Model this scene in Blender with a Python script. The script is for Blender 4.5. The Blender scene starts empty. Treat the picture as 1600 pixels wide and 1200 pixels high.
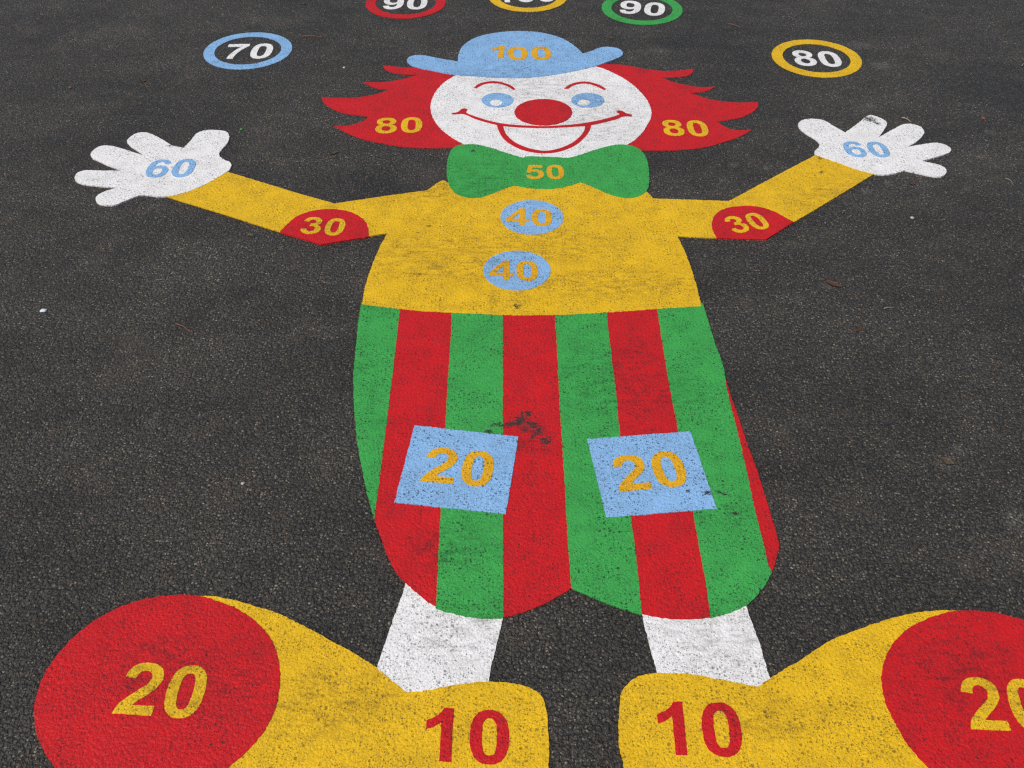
import bpy, bmesh, math, random, re
from mathutils import Vector, Matrix, noise
from mathutils.geometry import delaunay_2d_cdt

random.seed(7)
scene = bpy.context.scene
col = scene.collection
R = math.radians

# ------------------------------------------------------------------ camera
cam_data = bpy.data.cameras.new("camera")
cam = bpy.data.objects.new("camera", cam_data)
col.objects.link(cam)
cam.location = (0, 0, 1.6)
cam_data.sensor_width = 36.0
cam_data.lens = 34.727
cam_data.clip_start = 0.05
cam_data.clip_end = 1000
cam.rotation_mode = 'XYZ'
cam.rotation_euler = (Matrix.Rotation(R(90 - 42.339), 3, 'X') @ Matrix.Rotation(R(0.104), 3, 'Z')).to_euler()
cam_data.dof.use_dof = False
scene.camera = cam

# ------------------------------------------------------------------ light
SUN_EL, SUN_AZ = R(52), R(216)            # azimuth from +X, counter-clockwise
sd = Vector((math.cos(SUN_EL) * math.cos(SUN_AZ), math.cos(SUN_EL) * math.sin(SUN_AZ), math.sin(SUN_EL)))
world = bpy.data.worlds.new("World")
scene.world = world
world.use_nodes = True
wn = world.node_tree
bg = next(n for n in wn.nodes if n.type == 'BACKGROUND')
sky = wn.nodes.new('ShaderNodeTexSky')
sky.sky_type = 'NISHITA'
sky.sun_disc = False
sky.sun_elevation = SUN_EL
sky.sun_rotation = R(90) - SUN_AZ
sky.dust_density = 1.5
wn.links.new(sky.outputs[0], bg.inputs[0])
bg.inputs[1].default_value = 0.10
sl = bpy.data.lights.new("sun", 'SUN')
sl.energy = 3.2
sl.angle = R(0.53)
sl.color = (1.0, 0.955, 0.89)
so = bpy.data.objects.new("sun", sl)
col.objects.link(so)
so.rotation_euler = sd.to_track_quat('Z', 'Y').to_euler()
so.location = sd * 20
scene.view_settings.view_transform = 'Standard'
scene.view_settings.look = 'None'
scene.view_settings.gamma = 1
scene.view_settings.exposure = 0.0
scene.cycles.use_denoising = False
scene.cycles.filter_width = 1.3

# ------------------------------------------------------------------ node helpers
class NT:
    def __init__(s, tree): s.t = tree
    def n(s, typ, **kw):
        nd = s.t.nodes.new(typ)
        for k, v in kw.items(): setattr(nd, k, v)
        return nd
    def set(s, sock, v):
        if isinstance(v, bpy.types.NodeSocket): s.t.links.new(v, sock)
        elif v is not None: sock.default_value = v
    def m(s, op, a, b=None, c=None, clamp=False):
        nd = s.n('ShaderNodeMath', operation=op, use_clamp=clamp)
        s.set(nd.inputs[0], a); s.set(nd.inputs[1], b); s.set(nd.inputs[2], c)
        return nd.outputs[0]
    def vm(s, op, a, b=None):
        nd = s.n('ShaderNodeVectorMath', operation=op)
        s.set(nd.inputs[0], a); s.set(nd.inputs[1], b)
        return nd
    def step(s, x, lo, hi, a=0.0, b=1.0):
        nd = s.n('ShaderNodeMapRange', interpolation_type='SMOOTHSTEP')
        for i, v in enumerate((x, lo, hi, a, b)): s.set(nd.inputs[i], v)
        return nd.outputs[0]
    def lin(s, x, lo, hi, a=0.0, b=1.0):
        nd = s.n('ShaderNodeMapRange')
        for i, v in enumerate((x, lo, hi, a, b)): s.set(nd.inputs[i], v)
        return nd.outputs[0]
    def mix(s, f, a, b):
        nd = s.n('ShaderNodeMix', data_type='RGBA')
        s.set(nd.inputs[0], f)
        for sock, v in ((nd.inputs[6], a), (nd.inputs[7], b)):
            if isinstance(v, tuple): v = v + (1,) if len(v) == 3 else v
            s.set(sock, v)
        return nd.outputs[2]
    def noise(s, vec, scale, detail=2.0, rough=0.5, dim='3D'):
        nd = s.n('ShaderNodeTexNoise', noise_dimensions=dim)
        s.set(nd.inputs['Vector'], vec); nd.inputs['Scale'].default_value = scale
        nd.inputs['Detail'].default_value = detail; nd.inputs['Roughness'].default_value = rough
        return nd.outputs[0]
    def voro(s, vec, scale, feature='F1'):
        nd = s.n('ShaderNodeTexVoronoi', voronoi_dimensions='2D', feature=feature)
        s.set(nd.inputs['Vector'], vec); nd.inputs['Scale'].default_value = scale
        return nd

def group(name, outs):
    g = bpy.data.node_groups.new(name, 'ShaderNodeTree')
    for nm, typ in outs: g.interface.new_socket(nm, in_out='OUTPUT', socket_type=typ)
    return g, NT(g), g.nodes.new('NodeGroupOutput')

# the chippings of the asphalt: one pattern in world metres, shared by bare asphalt and the paint lying on it
F = 'NodeSocketFloat'
agg, a, ao = group("aggregate", [("dome", F), ("rand", F), ("rand2", F), ("fine", F), ("void", F), ("patch", F), ("broad", F), ("speck", F), ("pits", F), ("stipple", F)])
pos = a.n('ShaderNodeNewGeometry').outputs['Position']
flat = a.vm('MULTIPLY', pos, (1, 1, 0)).outputs[0]
wob = a.n('ShaderNodeTexNoise'); a.set(wob.inputs['Vector'], flat); wob.inputs['Scale'].default_value = 95; wob.inputs['Detail'].default_value = 1
wv = a.vm('SCALE', a.vm('SUBTRACT', wob.outputs[1], (.5, .5, .5)).outputs[0]); wv.inputs[3].default_value = 0.006
pw = a.vm('ADD', flat, wv.outputs[0]).outputs[0]
v1 = a.voro(pw, 1 / 0.0072)
v2 = a.voro(pw, 1 / 0.0036)
d1, d2 = v1.outputs['Distance'], v2.outputs['Distance']
dome = a.m('SUBTRACT', 1.0, a.m('POWER', a.m('DIVIDE', d1, .72, clamp=True), 2.0))
dome2 = a.m('SUBTRACT', 1.0, a.m('POWER', a.m('DIVIDE', d2, .75, clamp=True), 2.0))
fine = a.noise(flat, 620, 2, .6)
sep = a.n('ShaderNodeSeparateColor'); a.set(sep.inputs[0], v1.outputs['Color'])
sep2 = a.n('ShaderNodeSeparateColor'); a.set(sep2.inputs[0], v2.outputs['Color'])
stone_h = a.m('MULTIPLY', dome, a.m('MULTIPLY_ADD', sep.outputs[0], .65, .35))
h = a.m('ADD', a.m('MULTIPLY', stone_h, .62), a.m('MULTIPLY', dome2, .28))
h = a.m('ADD', h, a.m('MULTIPLY', fine, .2))
patch = a.noise(flat, 9, 3, .6)
broad = a.noise(flat, 1.7, 4, .6)
void = a.m('ADD', a.m('MULTIPLY', a.m('SUBTRACT', 1.0, stone_h), .75), a.m('MULTIPLY', a.noise(flat, 210, 1, .5), .5))
def dots(scale, off, r0, r1, soft):
    vd = a.voro(a.vm('ADD', pw, (off, off * .7, 0)).outputs[0], scale)
    sp = a.n('ShaderNodeSeparateColor'); a.set(sp.inputs[0], vd.outputs['Color'])
    dist = a.m('ADD', vd.outputs['Distance'], a.m('MULTIPLY', a.m('SUBTRACT', fine, .5), .35))
    rad = a.lin(sp.outputs[0], 0, 1, r0, r1)
    return a.step(a.m('SUBTRACT', rad, dist), -soft, soft), sp.outputs[1], sp.outputs[2]
dm, dr_, dg_ = dots(1 / .0066, .37, -.09, .34, .10)
speck = a.m('MULTIPLY', dm, a.lin(a.m('POWER', dr_, 2.2), 0, 1, .12, 1))
dens = a.lin(a.noise(flat, 11, 3, .6), .3, .7, -.16, .07)
pm1, pr1, _ = dots(1 / .0098, 1.13, -.30, .25, .06)
pm2, pr2, _ = dots(1 / .0043, 2.71, -.26, .31, .08)
pits = a.m('MAXIMUM', a.m('MULTIPLY', pm1, a.step(dens, -.12, -.02)), a.m('MULTIPLY', pm2, a.step(a.m('ADD', dens, a.m('MULTIPLY', pr2, .12)), -.07, .03)))
stip = a.step(a.m('ADD', a.m('MULTIPLY', a.noise(flat, 290, 2, .65), .7), a.m('MULTIPLY', a.noise(flat, 25, 3, .6), .3)), .47, .62)
for i, s in enumerate((h, sep.outputs[1], sep2.outputs[0], fine, void, patch, broad, speck, pits, stip)): a.set(ao.inputs[i], s)

def use(nt, g):
    nd = nt.n('ShaderNodeGroup'); nd.node_tree = g
    return nd

def blobs(nt, flatpos, lst):
    best = None
    for (x, y, rx, ry, ang) in lst:
        mp = nt.n('ShaderNodeMapping', vector_type='TEXTURE')
        nt.set(mp.inputs[0], flatpos)
        mp.inputs[1].default_value = (x, y, 0); mp.inputs[2].default_value = (0, 0, ang); mp.inputs[3].default_value = (rx, ry, 1)
        ln = nt.vm('LENGTH', mp.outputs[0]).outputs['Value']
        v = nt.m('SUBTRACT', 1.0, nt.m('MULTIPLY', ln, .5), clamp=True)      # 0.5 on the ellipse, 0 at twice its size
        best = v if best is None else nt.m('MAXIMUM', best, v)
    return best

TAR = [[0.0198, 1.6276, 0.0201, 0.0164, 0.4119], [-0.0002, 1.6161, 0.0298, 0.0093, 0.2089], [0.0476, 1.6139, 0.0198, 0.0122, -0.4186], [0.0612, 1.5931, 0.0124, 0.0139, -0.545], [-0.0355, 1.6141, 0.0103, 0.0083, -0.0026], [-0.0528, 1.5913, 0.0088, 0.0082, -0.0026], [0.075, 1.5645, 0.0134, 0.0139, -0.414], [0.0291, 1.5994, 0.0088, 0.0083, -0.0026], [0.0386, 1.6498, 0.0104, 0.0106, -0.0026], [0.0237, 1.652, 0.0033, 0.0107, -0.0026], [0.0807, 1.5584, 0.0074, 0.0069, -0.4136], [0.0477, 1.5747, 0.0062, 0.0059, -0.5411], [0.4207, 1.4065, 0.0077, 0.0044, 0.4752], [0.4446, 1.4101, 0.0067, 0.0037, -0.2758], [0.4561, 1.4046, 0.0075, 0.0031, 0.3647], [0.469, 1.3512, 0.0067, 0.0057, -0.0024], [0.3787, 1.4103, 0.0054, 0.0041, -0.2741], [0.013, 2.0558, 0.0076, 0.0098, -0.0029], [1.2154, 3.0922, 0.0209, 0.0171, -0.224], [1.2319, 3.0648, 0.0152, 0.009, -1.0304], [0.9856, 2.8283, 0.0062, 0.0058, -0.0036], [0.9718, 2.7434, 0.006, 0.0052, -0.0035], [-0.1283, 2.8726, 0.0062, 0.0091, -0.0036], [-0.244, 2.4348, 0.0065, 0.005, -0.0033], [-0.2695, 2.4, 0.0048, 0.004, -0.0032], [-0.5149, 0.8329, 0.0031, 0.0033, -0.0019], [-1.1181, 2.9033, 0.0084, 0.0061, -0.0037], [-0.2541, 2.1957, 0.0046, 0.0047, -0.0031]]
SMUDGE = [[-0.196, 2.274, 0.1877, 0.1137, -0.0031], [0.2779, 2.1619, 0.2426, 0.0572, -0.003], [0.1097, 2.3356, 0.1998, 0.0688, -0.0032], [-0.1946, 2.6282, 0.1483, 0.0511, 0.1854], [0.0555, 2.3518, 0.1095, 0.0507, -0.0032], [-0.3649, 1.827, 0.0252, 0.0333, -0.0028], [0.248, 1.7783, 0.1085, 0.1337, -0.0027], [0.4777, 1.3547, 0.0296, 0.0385, -0.0024], [0.0578, 1.5726, 0.0377, 0.0441, -0.0025], [-0.051, 2.1256, 0.0103, 0.0724, -0.003], [0.0208, 2.0888, 0.0238, 0.0548, -0.003], [-0.1305, 1.2548, 0.078, 0.048, -0.0023], [0.3972, 1.7322, 0.0764, 0.0667, -0.0027], [0.0705, 3.318, 0.1601, 0.0892, -0.004], [0.284, 3.0775, 0.1303, 0.1328, -0.0038], [0.2691, 3.1943, 0.0891, 0.0755, -0.0039], [-0.0684, 3.4481, 0.1645, 0.0527, -0.0041], [-0.5812, 0.965, 0.1454, 0.0741, -0.2138], [0.8147, 0.9752, 0.0968, 0.084, -0.2442], [0.4482, 0.8875, 0.0645, 0.0377, -0.2275], [-0.5586, 2.4358, 0.056, 0.0336, -0.0033], [0.959, 2.6242, 0.1309, 0.047, 0.5894], [-0.0973, 1.0584, 0.0964, 0.0549, -0.0021], [0.3825, 1.0435, 0.0838, 0.0682, -0.0021], [-0.3191, 0.9137, 0.1136, 0.0612, -0.002], [-0.0792, 2.7416, 0.1006, 0.0539, -0.0035]]
DUST = [[0.565, 3.6507, 0.0342, 0.0174, -0.0043], [1.3502, 3.7057, 0.038, 0.0214, -0.2547], [1.3739, 3.5233, 0.0286, 0.0227, -0.0042], [0.7032, 2.7902, 0.0102, 0.0121, -0.0036], [0.8051, 2.7699, 0.0101, 0.012, -0.0035], [0.6596, 2.7081, 0.012, 0.0136, -0.0035], [-0.2337, 3.4648, 0.0118, 0.0107, -0.0041], [1.1634, 2.6834, 0.0139, 0.0157, -0.0035], [1.0801, 2.6386, 0.0157, 0.0153, -0.0034], [1.3987, 2.6524, 0.0098, 0.0118, -0.0035], [0.4117, 3.4302, 0.014, 0.0159, -0.0041], [0.9592, 1.497, 0.0181, 0.0189, -0.6205], [1.0048, 1.5401, 0.0115, 0.0146, -0.0025], [-0.8292, 1.6224, 0.0126, 0.0155, 0.6198], [-0.8256, 1.6478, 0.0089, 0.011, -0.0026], [0.8475, 2.1515, 0.0166, 0.0149, -0.3552], [1.0498, 1.3359, 0.0191, 0.0269, -0.4421], [1.6047, 3.0052, 0.0171, 0.014, -0.0037]]
dirt, d, do = group("dirt", [("tar", F), ("smudge", F)])
dp = d.vm('MULTIPLY', d.n('ShaderNodeNewGeometry').outputs['Position'], (1, 1, 0)).outputs[0]
rag = d.noise(dp, 260, 4, .75)
tb = blobs(d, dp, TAR)
streak = d.noise(d.vm('MULTIPLY', dp, (1, 1.7, 1)).outputs[0], 95, 3, .65)
n_ = d.m('ADD', d.m('MULTIPLY', d.step(rag, .36, .64), .5), d.m('MULTIPLY', d.step(streak, .36, .64), .5))
tr = d.m('ADD', tb, d.m('MULTIPLY', d.m('SUBTRACT', n_, .5), 1.05))
d.set(do.inputs[0], d.m('MULTIPLY', d.step(tr, .50, .68), d.step(tb, 0.0, .10)))
sb = blobs(d, dp, SMUDGE)
stretch = d.vm('MULTIPLY', dp, (1, 2.6, 1)).outputs[0]
sm = d.m('MULTIPLY', d.step(sb, .15, .75), d.step(d.noise(stretch, 26, 4, .65), .40, .68))
d.set(do.inputs[1], sm)

def new_mat(name):
    mt = bpy.data.materials.new(name); mt.use_nodes = True
    nt = NT(mt.node_tree); b = next(n for n in mt.node_tree.nodes if n.type == 'BSDF_PRINCIPLED')
    return mt, nt, b

BITUMEN = (.0215, .0187, .0155)

def asphalt_colour(nt, g):
    """dark bitumen with worn, dusty buff chippings showing through"""
    tone = nt.mix(g.outputs['rand'], (.041, .0345, .0275), (.069, .0585, .046))
    c = nt.mix(nt.step(g.outputs['dome'], .30, .72), BITUMEN, tone)
    warm = nt.mix(g.outputs['rand'], (.34, .265, .17), (.32, .285, .23))
    c = nt.mix(nt.m('MULTIPLY', g.outputs['speck'], .85), c, warm)
    rust = nt.m('MULTIPLY', nt.step(g.outputs['rand'], .975, .985), nt.step(g.outputs['dome'], .4, .7))
    return nt.mix(nt.m('MULTIPLY', rust, .25), c, (.14, .05, .028))

def asphalt():
    mt, nt, b = new_mat("asphalt")
    g = use(nt, agg)
    c = asphalt_colour(nt, g)
    p = nt.vm('MULTIPLY', nt.n('ShaderNodeNewGeometry').outputs['Position'], (1, 1, 0)).outputs[0]
    var = nt.m('ADD', nt.lin(g.outputs['broad'], .3, .7, -.22, .22), nt.lin(g.outputs['patch'], .3, .7, -.13, .13))
    band = nt.noise(nt.vm('MULTIPLY', p, (1, 2.3, 1)).outputs[0], 1.9, 4, .6)
    var = nt.m('ADD', var, nt.lin(band, .3, .7, -.27, .27))
    hsv = nt.n('ShaderNodeHueSaturation'); nt.set(hsv.inputs['Value'], nt.m('ADD', var, 1.0)); nt.set(hsv.inputs['Color'], c)
    db = nt.m('MULTIPLY', nt.step(blobs(nt, p, DUST), .1, .8), nt.step(nt.noise(p, 120, 3, .6), .38, .68))
    c = nt.mix(nt.m('MULTIPLY', db, .55), hsv.outputs[0], (.20, .18, .155))
    film = nt.step(nt.noise(p, 4.5, 5, .65), .52, .75)
    c = nt.mix(nt.m('MULTIPLY', film, .20), c, (.135, .095, .065))
    nt.set(b.inputs['Base Color'], c)
    nt.set(b.inputs['Roughness'], nt.lin(g.outputs['rand2'], 0, 1, .42, .75))
    b.inputs['Specular IOR Level'].default_value = .36
    bp = nt.n('ShaderNodeBump'); bp.inputs['Strength'].default_value = 1.0; bp.inputs['Distance'].default_value = .0062
    nt.set(bp.inputs['Height'], g.outputs['dome']); nt.set(b.inputs['Normal'], bp.outputs[0])
    return mt

def paint(name, rgb, pit=.80, grime=.5, rough=.6, deep=.0019, stip=.3, dirty=(.17, .135, .07)):
    mt, nt, b = new_mat(name)
    g = use(nt, agg); dr = use(nt, dirt)
    p = nt.vm('MULTIPLY', nt.n('ShaderNodeNewGeometry').outputs['Position'], (1, 1, 0)).outputs[0]
    # slight unevenness of the coat
    hsv = nt.n('ShaderNodeHueSaturation'); hsv.inputs['Color'].default_value = (*rgb, 1)
    nt.set(hsv.inputs['Value'], nt.m('ADD', nt.lin(g.outputs['patch'], .25, .75, .93, 1.06), nt.lin(g.outputs['fine'], .3, .7, -.05, .05)))
    c = hsv.outputs[0]
    # worn-in grey dirt, held between the chippings
    gr = nt.m('MULTIPLY', nt.step(nt.noise(p, 14, 5, .7), .44, .72), nt.lin(g.outputs['void'], .45, .95, .25, 1.0))
    c = nt.mix(nt.m('MULTIPLY', gr, grime), c, dirty)
    c = nt.mix(nt.m('MULTIPLY', dr.outputs['smudge'], nt.lin(g.outputs['void'], .35, .9, .15, .75)), c, dirty)
    # fine grey stipple and the hollows the paint did not reach
    c = nt.mix(nt.m('MULTIPLY', g.outputs['stipple'], stip), c, dirty)
    pm = g.outputs['pits']
    c = nt.mix(nt.m('MULTIPLY', pm, pit), c, tuple(.28 * v + .018 for v in dirty))
    c = nt.mix(nt.m('MULTIPLY', dr.outputs['tar'], .95), c, (.032, .030, .028))
    nt.set(b.inputs['Base Color'], c)
    b.inputs['Roughness'].default_value = rough
    b.inputs['Specular IOR Level'].default_value = .22
    bp = nt.n('ShaderNodeBump'); bp.inputs['Strength'].default_value = .8; bp.inputs['Distance'].default_value = deep
    hh = nt.m('SUBTRACT', g.outputs['dome'], nt.m('MULTIPLY', pm, .6))
    nt.set(bp.inputs['Height'], hh); nt.set(b.inputs['Normal'], bp.outputs[0])
    return mt

def plain(name, rgb, rough=.7, var=.25, scale=300):
    mt, nt, b = new_mat(name)
    hsv = nt.n('ShaderNodeHueSaturation'); hsv.inputs['Color'].default_value = (*rgb, 1)
    nz = nt.noise(nt.n('ShaderNodeTexCoord').outputs['Object'], scale, 3, .6)
    nt.set(hsv.inputs['Value'], nt.lin(nz, .25, .75, 1 - var, 1 + var))
    nt.set(b.inputs['Base Color'], hsv.outputs[0]); b.inputs['Roughness'].default_value = rough
    return mt

M = dict(
    asphalt=asphalt(),
    white=paint('white_paint', (0.83, 0.805, 0.77), pit=.66, grime=.20, stip=.32, dirty=(.33, .31, .28)),
    yellow=paint('yellow_paint', (0.78, 0.465, 0.011), pit=.62, grime=.33, stip=.40, dirty=(.25, .14, .015)),
    gold=paint('gold_paint', (0.75, 0.39, 0.012), pit=.75, grime=.30, stip=.35, dirty=(.28, .14, .015)),
    red=paint('red_paint', (0.58, 0.011, 0.014), pit=.62, grime=.40, rough=.55, stip=.3, dirty=(.14, .014, .016)),
    green=paint('green_paint', (0.05, 0.36, 0.072), pit=.88, grime=.35, stip=.4, dirty=(.018, .11, .025)),
    blue=paint('blue_paint', (0.25, 0.46, 0.73), pit=.85, grime=.35, stip=.45, dirty=(.12, .18, .25)),
    bark=plain('reddish_bark', (.17, .07, .045)), pale_bark=plain('dry_straw', (.27, .22, .135)),
    brown_leaf=plain('brown_leaf', (.16, .085, .058), var=.4, scale=120), orange_leaf=plain('orange_leaf', (.19, .08, .035), var=.4, scale=120),
    tan_leaf=plain('tan_leaf', (.17, .125, .08), var=.4, scale=120),
    white_stone=plain('white_stone', (.42, .41, .38), var=.12), white_scrap=plain('white_scrap', (.62, .63, .63), var=.1),
    green_bit=plain('green_leaf_bit', (.06, .22, .05)), red_bit=plain('red_bit', (.20, .06, .04))
)

# ------------------------------------------------------------------ geometry helpers
def spline(pts, step=.0035):
    """closed outline in metres: Catmull-Rom through the points, broken at corners (third value 1), evenly resampled"""
    n = len(pts); P = [Vector((p[0], p[1])) for p in pts]; K = [len(p) > 2 for p in pts]
    out = []
    for i in range(n):
        p1, p2 = P[i], P[(i + 1) % n]
        p0 = P[i - 1] if not K[i] else p1 * 2 - p2
        p3 = P[(i + 2) % n] if not K[(i + 1) % n] else p2 * 2 - p1
        L = (p2 - p1).length
        k = max(1, int(L / step))
        if K[i] and K[(i + 1) % n]:
            for j in range(k): out.append(p1.lerp(p2, j / k))
            continue
        ta, tb, tc = max((p1 - p0).length, 1e-6) ** .5, max(L, 1e-6) ** .5, max((p3 - p2).length, 1e-6) ** .5
        m1 = ((p1 - p0) / ta - (p2 - p0) / (ta + tb) + (p2 - p1) / tb) * tb
        m2 = ((p2 - p1) / tb - (p3 - p1) / (tb + tc) + (p3 - p2) / tc) * tb
        for j in range(k):
            t = j / k; t2, t3 = t * t, t * t * t
            out.append(p1 * (2 * t3 - 3 * t2 + 1) + m1 * (t3 - 2 * t2 + t) + p2 * (-2 * t3 + 3 * t2) + m2 * (t3 - t2))
    return out

def poly(pts, step=.003):
    return spline([(p[0], p[1], 1) for p in pts], step)

def ragged(loop, amp):
    """the wavering edge a coat of paint leaves on coarse chippings"""
    return [p + Vector((noise.noise((p.x * 120, p.y * 120, 3.1)) + .5 * noise.noise((p.x * 260, p.y * 260, 9.7)),
                        noise.noise((p.x * 120, p.y * 120, 17.3)) + .5 * noise.noise((p.x * 260, p.y * 260, 41.9)))) * amp for p in loop]

class Sheet:
    """a coat of paint of real thickness: filled outlines with side walls going down into the asphalt"""
    def __init__(s, origin): s.bm = bmesh.new(); s.o = Vector(origin)
    @staticmethod
    def inside(p, loops):
        c = False
        for l in loops:
            for a_, b_ in zip(l, l[1:] + l[:1]):
                if (a_.y > p.y) != (b_.y > p.y) and p.x < (b_.x - a_.x) * (p.y - a_.y) / (b_.y - a_.y) + a_.x: c = not c
        return c
    def add(s, loops, z, mi=0, amp=.0018):
        loops = [ragged(l, amp) for l in loops]
        vs, fs = [], []
        for l in loops:
            b = len(vs); vs += [Vector((p.x, p.y)) for p in l]; fs.append(list(range(b, b + len(l))))
        ed = [(f[i], f[(i + 1) % len(f)]) for f in fs for i in range(len(f))]
        ov, oe, of, *_ = delaunay_2d_cdt(vs, ed, [], 1, 1e-6)
        if len(loops) > 1: of = [f for f in of if s.inside(sum((ov[i] for i in f), Vector((0, 0))) / len(f), loops)]
        top = [s.bm.verts.new((p.x - s.o.x, p.y - s.o.y, z)) for p in ov]
        low = {}
        for f in of:
            try: fc = s.bm.faces.new([top[i] for i in f])
            except ValueError: continue
            if fc.calc_area() < 1e-12: pass
            fc.normal_update()
            if fc.normal.z < 0: fc.normal_flip()
            fc.material_index = mi
        for e in [e for e in s.bm.edges if len(e.link_faces) == 1 and abs(e.verts[0].co.z - z) < 1e-7 and abs(e.verts[1].co.z - z) < 1e-7]:
            lo = e.link_loops[0]; a_, b_ = lo.vert, lo.link_loop_next.vert
            q = []
            for v in (b_, a_):
                if v not in low: low[v] = s.bm.verts.new((v.co.x, v.co.y, -.001))
                q.append(low[v])
            f = s.bm.faces.new((b_, a_, q[1], q[0])); f.material_index = mi
        return s
    def build(s, name, mats, parent=None, label=None):
        me = bpy.data.meshes.new(name); s.bm.to_mesh(me); s.bm.free()
        for m_ in mats if isinstance(mats, (list, tuple)) else [mats]: me.materials.append(M[m_])
        o = bpy.data.objects.new(name, me); col.objects.link(o)
        if parent: o.parent = parent
        if label: o['label'] = label
        return o

GLYPH = {
    '0': 'M563 1472Q776 1472 896 1320Q1039 1140 1039 723Q1039 307 895 125Q776 -25 563 -25Q349 -25 218 139.5Q87 304 87 726Q87 1140 231 1322Q350 1472 563 1472ZM563 1239Q512 1239 472 1206.5Q432 1174 410 1090Q381 981 381 723Q381 465 407 368.5Q433 272 472.5 240Q512 208 563 208Q614 208 654 240.5Q694 273 716 357Q745 465 745 723Q745 981 719 1077.5Q693 1174 653.5 1206.5Q614 1239 563 1239Z',
    '1': 'M806 0H525V1059Q371 915 162 846V1101Q272 1137 401 1237.5Q530 1338 578 1472H806Z',
    '2': 'M1034 261V0H49Q65 148 145 280.5Q225 413 461 632Q651 809 694 872Q752 959 752 1044Q752 1138 701.5 1188.5Q651 1239 562 1239Q474 1239 422 1186Q370 1133 362 1010L82 1038Q107 1270 239 1371Q371 1472 569 1472Q786 1472 910 1355Q1034 1238 1034 1064Q1034 965 998.5 875.5Q963 786 886 688Q835 623 702 501Q569 379 533.5 339Q498 299 476 261Z',
    '3': 'M77 389L349 422Q362 318 419 263Q476 208 557 208Q644 208 703.5 274Q763 340 763 452Q763 558 706 620Q649 682 567 682Q513 682 438 661L469 890Q583 887 643 939.5Q703 992 703 1079Q703 1153 659 1197Q615 1241 542 1241Q470 1241 419 1191Q368 1141 357 1045L98 1089Q125 1222 179.5 1301.5Q234 1381 331.5 1426.5Q429 1472 550 1472Q757 1472 882 1340Q985 1232 985 1096Q985 903 774 788Q900 761 975.5 667Q1051 573 1051 440Q1051 247 910 111Q769 -25 559 -25Q360 -25 229 89.5Q98 204 77 389Z',
    '4': 'M638 0V295H38V541L674 1472H910V542H1092V295H910V0ZM638 542V1043L301 542Z',
    '5': 'M91 377L371 406Q383 311 442 255.5Q501 200 578 200Q666 200 727 271.5Q788 343 788 487Q788 622 727.5 689.5Q667 757 570 757Q449 757 353 650L125 683L269 1446H1012V1183H482L438 934Q532 981 630 981Q817 981 947 845Q1077 709 1077 492Q1077 311 972 169Q829 -25 575 -25Q372 -25 244 84Q116 193 91 377Z',
    '6': 'M1036 1107L764 1077Q754 1161 712 1201Q670 1241 603 1241Q514 1241 452.5 1161Q391 1081 375 828Q480 952 636 952Q812 952 937.5 818Q1063 684 1063 472Q1063 247 931 111Q799 -25 592 -25Q370 -25 227 147.5Q84 320 84 713Q84 1116 233 1294Q382 1472 620 1472Q787 1472 896.5 1378.5Q1006 1285 1036 1107ZM399 494Q399 357 462 282.5Q525 208 606 208Q684 208 736 269Q788 330 788 469Q788 612 732 678.5Q676 745 592 745Q511 745 455 681.5Q399 618 399 494Z',
    '7': 'M85 1185V1446H1046V1241Q927 1124 804 905Q681 686 616.5 439.5Q552 193 553 -1H282Q289 303 407.5 619Q526 935 724 1185Z',
    '8': 'M328 789Q219 835 169.5 915.5Q120 996 120 1092Q120 1256 234.5 1363Q349 1470 560 1470Q769 1470 884.5 1363Q1000 1256 1000 1092Q1000 990 947 910.5Q894 831 798 789Q920 740 983.5 646Q1047 552 1047 429Q1047 226 917.5 99Q788 -28 573 -28Q373 -28 240 77Q83 201 83 417Q83 536 142 635.5Q201 735 328 789ZM386 1069Q386 985 433.5 938Q481 891 560 891Q640 891 688 938.5Q736 986 736 1070Q736 1149 688.5 1196.5Q641 1244 563 1244Q482 1244 434 1196Q386 1148 386 1069ZM361 442Q361 326 420.5 261Q480 196 569 196Q656 196 713 258.5Q770 321 770 439Q770 542 712 604.5Q654 667 565 667Q462 667 411.5 596Q361 525 361 442Z'}

def glyph(ch, n=7):
    if ch == '9': return [[(1147 - x, 1447 - y) for x, y in l] for l in glyph('6')]
    loops = []
    for c, arg in re.findall(r'([MQLHVZ])([^MQLHVZ]*)', GLYPH[ch]):
        v = [float(x) for x in arg.split()]
        if c == 'M': cur = [(v[0], v[1])]; p = cur[0]
        elif c == 'L': p = (v[0], v[1]); cur.append(p)
        elif c == 'H': p = (v[0], p[1]); cur.append(p)
        elif c == 'V': p = (p[0], v[0]); cur.append(p)
        elif c == 'Q':
            for k in range(1, n + 1):
                t = k / n
                cur.append(tuple((1 - t) ** 2 * p[i] + 2 * t * (1 - t) * v[i] + t * t * v[i + 2] for i in (0, 1)))
            p = (v[2], v[3])
        else:
            if math.dist(cur[0], cur[-1]) < 1e-6: cur.pop()
            loops.append(cur)
    return loops

def numeral_loops(spec):
    """figures laid on the ground: text, centre x, y, turn, height, width factor, slant"""
    txt, x, y, rot, hgt, wf, slant = spec
    c, s = math.cos(rot), math.sin(rot)
    digits = []
    for i, ch in enumerate(txt):
        loops = []
        for l in glyph(ch):
            q = []
            for gx, gy in l:
                u = (gx + i * 1139 - len(txt) * 569.5) / 1472; w = (gy - 723) / 1472
                u, w = hgt * (wf * u + slant * w), hgt * w
                q.append((x + c * u - s * w, y + s * u + c * w))
            loops.append(poly(q))
        digits.append(loops)
    return digits

def numeral(specs, z, mat, parent, origin, label, amp=.0011):
    sh = Sheet(origin)
    for sp in specs:
        for dg in numeral_loops(sp): sh.add(dg, z, amp=amp)
    return sh.build('numeral', mat, parent, label)

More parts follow.
